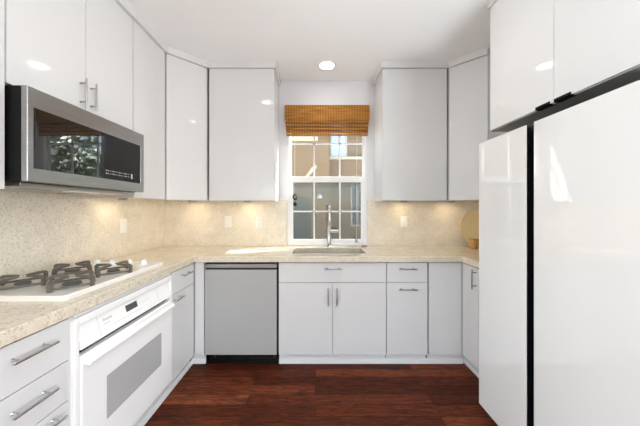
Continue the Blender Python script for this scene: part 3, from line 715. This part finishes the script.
plate('white wall plate on the left splashback, beside the microwave corner', frame((XL + 0.012, 2.23, 1.166), (0, 1, 0), (1, 0, 0)), 'switch', 'rocker')
plate('white switch plate on back splashback above the dishwasher, nearer the left corner', bk(-0.922, 1.168), 'switch', 'rocker')
plate('white double socket on back splashback above the dishwasher, nearer the window', bk(-0.594, 1.168), 'outlet', 'duplex')
plate('white switch plate on back splashback right of the window', bk(0.932, 1.172), 'switch', 'rocker')

# ------------------------------------------------------------------ things on the worktop
TX, TYb = 1.69, YB - 0.030
s = thing('serving_tray', 'round golden tray leaning on splashback in the right corner', 'tray', (TX, TYb, CT1))
def lean(r0, r1, h0, h1, seg=40):
    prof = [(0, h0), (r0, h0), (r1, h1), (r1, h1 + 0.005), (r0 - 0.004, h0 + 0.006), (0, h0 + 0.006)]; return prof
ax = Vector((0, -math.cos(R(7)), math.sin(R(7))))
b = MB(); b.lathe(lean(0.165, 0.19, 0.0, 0.014), (TX, TYb - 0.014, CT1 + 0.194), ax, 48); b.build('dish', M['gold'], s)
b = MB(); qv = Vector((0, 0, 1)).rotation_difference(ax).to_matrix()
b.tube([Vector((TX, TYb - 0.014, CT1 + 0.194)) + qv @ Vector((0.190 * math.cos(R(a)), 0.190 * math.sin(R(a)), 0.016)) for a in range(0, 361, 8)], 0.004, 8, cap=False); b.build('rim', M['gold'], s)
jx, jy = 1.575, 2.655
s = thing('candle_holder', 'small square amber-brown candle holder in front of the golden tray', 'candle holder', (jx, jy, CT1))
b = MB(); b.grid([jx - 0.045, jx - 0.037, jx + 0.037, jx + 0.045], [jy - 0.045, jy - 0.037, jy + 0.037, jy + 0.045], lambda x, y: not (abs(x - jx) < 0.037 and abs(y - jy) < 0.037), CT1 + 0.008, CT1 + 0.095)
b.box((jx - 0.045, jy - 0.045, CT1), (jx + 0.045, jy + 0.045, CT1 + 0.008)); b.build('holder_body', M['amber'], s, smooth=False, bevel=0.002)
b = MB(); b.lathe([(0, 0), (0.032, 0), (0.032, 0.06), (0.028, 0.063), (0, 0.062)], (jx, jy, CT1 + 0.008)); b.build('candle', M['cream'], s)
bx_, by_ = 0.475, 2.79
s = thing('scrub_brush', 'small brown brush lying behind the sink below the blind cord', 'brush', (bx_, by_, CT1))
b = MB(); b.tube([(bx_ - 0.045, by_, CT1 + 0.008), (bx_ - 0.01, by_, CT1 + 0.010), (bx_ + 0.02, by_ + 0.003, CT1 + 0.012)], [0.005, 0.007, 0.008], 10); b.build('brush_handle', M['cord'], s)
b = MB(); b.box((bx_ + 0.0, by_ - 0.010, CT1), (bx_ + 0.055, by_ + 0.014, CT1 + 0.016), 0.004); b.build('bristles', M['brown'], s)

# ------------------------------------------------------------------ lamps
def downlight(label, x, y):
    o = thing('downlight', label, 'ceiling light', (x, y, ZC), 'recessed ceiling downlights')
    b = MB(); b.lathe([(0.066, -0.004), (0.070, -0.008), (0.088, -0.004), (0.090, 0.0), (0.066, 0.0)], (x, y, ZC), n=40); b.build('trim_ring', M['ceiling'], o)
    b = MB(); b.lathe([(0, -0.0045), (0.066, -0.0045), (0.066, -0.001), (0, -0.001)], (x, y, ZC), n=36); b.build('lens', M['lamp'], o)
    lo = light('downlight_lamp', 'AREA', (x, y, ZC - 0.012), DOWN_W, (1.0, 0.98, 0.95), shape='DISK', size=0.13, spread=R(120))
    lo.parent = o; lo.location = (0, 0, -0.012)
    return o
downlight('round recessed ceiling downlight above the sink and blind', 0.108, 2.545)
downlight('recessed ceiling downlight reflected in the cabinet left of the blind', -0.614, 1.58)
downlight('recessed ceiling downlight reflected in the right diagonal corner cabinet', 0.68, 1.61)
fx, fy = 1.25, -0.62
o = thing('fill_uplighter', 'made-up uplighter behind the viewer, added to brighten the ceiling', 'lamp', (fx, fy, 0))  # invented lamp out of view, added to lift the ceiling from below
b = MB(); b.lathe([(0, 0), (0.15, 0), (0.15, 0.015), (0.03, 0.03), (0, 0.03)], (fx, fy, 0)); b.build('base', M['nickel'], o)
b = MB(); b.tube([(fx, fy, 0.02), (fx, fy, 0.76)], 0.012, 12); b.build('pole', M['nickel'], o)
b = MB(); b.lathe([(0.02, 0.74), (0.10, 0.77), (0.19, 0.84), (0.20, 0.86), (0.185, 0.85), (0.10, 0.785), (0.0, 0.76)], (fx, fy, 0)); b.build('bowl_shade', M['nickel'], o)
lo = light('fill_uplight', 'AREA', (0, 0, 0), FILL_UPLIGHT_W, (0.81, 0.925, 1.0), (R(180), 0, 0), shape='DISK', size=0.32, spread=R(150)); lo.parent = o; lo.location = (0, 0, 0.87)

def puck(label, x, y, z=UB, e=PUCK_W):
    o = thing('under_cabinet_light', label, 'cabinet light', (x, y, z), 'warm lights under the wall cabinets')
    b = MB(); b.lathe([(0.026, -0.010), (0.032, -0.010), (0.035, 0.0), (0.026, 0.0)], (x, y, z), n=28); b.build('housing', M['nickel'], o)
    b = MB(); b.lathe([(0, -0.008), (0.026, -0.008), (0.026, -0.001), (0, -0.001)], (x, y, z), n=24); b.build('lens', M['warm_lamp'], o)
    lo = light('under_cabinet_lamp', 'AREA', (0, 0, 0), e, (1.0, 0.80, 0.54), shape='DISK', size=0.05); lo.parent = o; lo.location = (0, 0, -0.012)
puck('small warm light under the tall cabinet beside the microwave', -1.46, 2.05)
puck('small warm light under the left diagonal corner cabinet', -1.24, 2.71)
puck('small warm light under the cabinet left of the window', -0.69, 2.72)
puck('small warm light under the cabinet right of the window', 0.89, 2.72)
puck('small warm light under the right diagonal corner cabinet', 1.36, 2.71)

# ------------------------------------------------------------------ outside
b = MB(); b.box((-25, 3.0, -1.10), (30, 30, -1.0)); structure(b.build('ground', M['paving'], smooth=False), 'concrete court outside the window')
BY = 14.0
def bx(px, y): return (px - 315.5) * y / 270
def bz(py, y): return EYE + (209 - py) * y / 270
s = thing('outside_building', 'tan stucco building across the court, seen through the window', 'building', (0, BY, -1.0))
xe = bx(329.5, BY)
b = MB(); b.box((-9, BY, -1.0), (xe, BY + 5, 7.5)); b.build('wall', M['stucco'], s, smooth=False)
Y2 = 15.2
b = MB(); b.box((xe, Y2, -1.0), (5.2, Y2 + 4, 7.5)); b.build('recessed_wall', M['stucco_grey'], s, smooth=False)
b = MB(); b.box((xe, Y2 - 0.18, bz(159.5, Y2)), (5.2, Y2, bz(157, Y2)), 0.02); b.build('ledge', M['cream'], s, smooth=False)
b = MB(); b.box((bx(292, BY), BY - 0.05, bz(141, BY)), (bx(318, BY), BY, bz(136.5, BY)), 0.01); b.build('moulding', M['cream'], s, smooth=False)
def ext_window(px0, px1, py0, py1, y, glass, muntins=()):
    x0, x1, z0, z1 = bx(px0, y), bx(px1, y), bz(py1, y), bz(py0, y); t = 0.09
    b = MB(); b.grid([x0, x0 + t, x1 - t, x1], [z0, z0 + t, z1 - t, z1], lambda x, z: not (x0 + t < x < x1 - t and z0 + t < z < z1 - t), y - 0.06, y, lambda x, z, q: (x, q, z))
    for m_ in muntins:
        if m_[0] == 'h': b.box((x0 + t, y - 0.05, bz(m_[1], y) - 0.03), (x1 - t, y - 0.01, bz(m_[1], y) + 0.03))
        else: b.box((bx(m_[1], y) - 0.03, y - 0.05, z0 + t), (bx(m_[1], y) + 0.03, y - 0.01, z1 - t))
    f = b.build('window', M['ext_frame'], s, smooth=False)
    b = MB(); b.box((x0 + t, y - 0.025, z0 + t), (x1 - t, y - 0.005, z1 - t)); b.build('pane', glass, f, smooth=False)
ext_window(330.2, 347, 118, 158, Y2, M['ext_glass'], [('v', 338.5)])
ext_window(350.5, 366, 186, 226, Y2, M['ext_glass_dark'], [('h', 205), ('v', 357.5)])
b = MB(); x0, x1, zt = bx(270, BY), bx(310.5, BY), bz(197, BY); r = 0.35
arc = [(x1 - r + r * math.cos(R(a)), zt - r + r * math.sin(R(a))) for a in range(0, 91, 15)]
b.prism([(x0, -1.0), (x1, -1.0)] + arc + [(x0, zt)], 'y', BY - 0.03, BY + 0.02); b.build('door', M['garage'], s, smooth=False, label='grey-green door with a rounded top corner')
b = MB(); cx, cz = bx(319.5, BY), bz(196.5, BY); b.lathe([(0, 0), (0.10, 0.0), (0.13, 0.06), (0.11, 0.16), (0.06, 0.2), (0, 0.2)], (cx, BY - 0.13, cz - 0.1), n=18); b.box((cx - 0.05, BY - 0.1, cz - 0.05), (cx + 0.05, BY, cz + 0.15)); b.build('wall_lantern', M['vinyl'], s)
b = MB(); p0, p1 = (bx(305, BY), bz(177, BY)), (bx(314, BY), bz(166, BY)); b.prism([p0, (p0[0] + 0.14, p0[1]), (p1[0] + 0.14, p1[1] - 0.1), (p1[0] + 0.14, p1[1] + 0.06), (p1[0] - 0.1, p1[1] - 0.05)], 'y', BY - 0.06, BY); b.build('arch_trim', M['cream'], s, smooth=False)

def tree(label, x, y, h, cr, n, seed):
    rnd = random.Random(seed)
    t = thing('leafy_tree', label, 'tree', (x, y, -1.0), 'trees outside the window')
    b = MB(); b.tube([(x, y, -1.0), (x + 0.05, y, h * 0.3), (x - 0.05, y + 0.05, h * 0.6)], [0.16, 0.12, 0.07], 10)
    for k in range(6):
        a = k * 1.05; b.tube([(x, y, h * (0.2 + 0.05 * k)), (x + cr * 0.6 * math.cos(a), y + cr * 0.6 * math.sin(a), h * (0.42 + 0.07 * k))], [0.06, 0.02], 6)
    b.build('trunk', M['bark'], t)
    b = MB(); cl = [(Vector((rnd.gauss(0, 1), rnd.gauss(0, 1), rnd.gauss(0, 0.9)))) for _ in range(26)]
    for i in range(n):
        c_ = cl[i % 26]; c_ = c_.normalized() * min(c_.length, 1.5) * cr * 0.6
        p = Vector((x, y, h * 0.62)) + c_ + Vector((rnd.gauss(0, 1), rnd.gauss(0, 1), rnd.gauss(0, 1))) * cr * 0.20
        a = Vector((rnd.uniform(-1, 1), rnd.uniform(-1, 1), rnd.uniform(-1, 1))).normalized(); q = a.orthogonal(); L_ = rnd.uniform(0.08, 0.15)
        b.bm.faces.new([b.P(p - a * L_), b.P(p + q * L_ * 0.45), b.P(p + a * L_), b.P(p - q * L_ * 0.45)])
    b.build('foliage', M['leaf'], t, smooth=False)
tree('leafy tree outside, mirrored in the microwave door', 6.2, 9.6, 5.6, 2.0, 1500, 3)
tree('leafy tree outside, mirrored in the microwave door', 10.5, 15.0, 6.4, 2.2, 1300, 5)
tree('leafy tree outside, mirrored in the microwave door', 3.4, 5.9, 3.6, 1.0, 1300, 9)
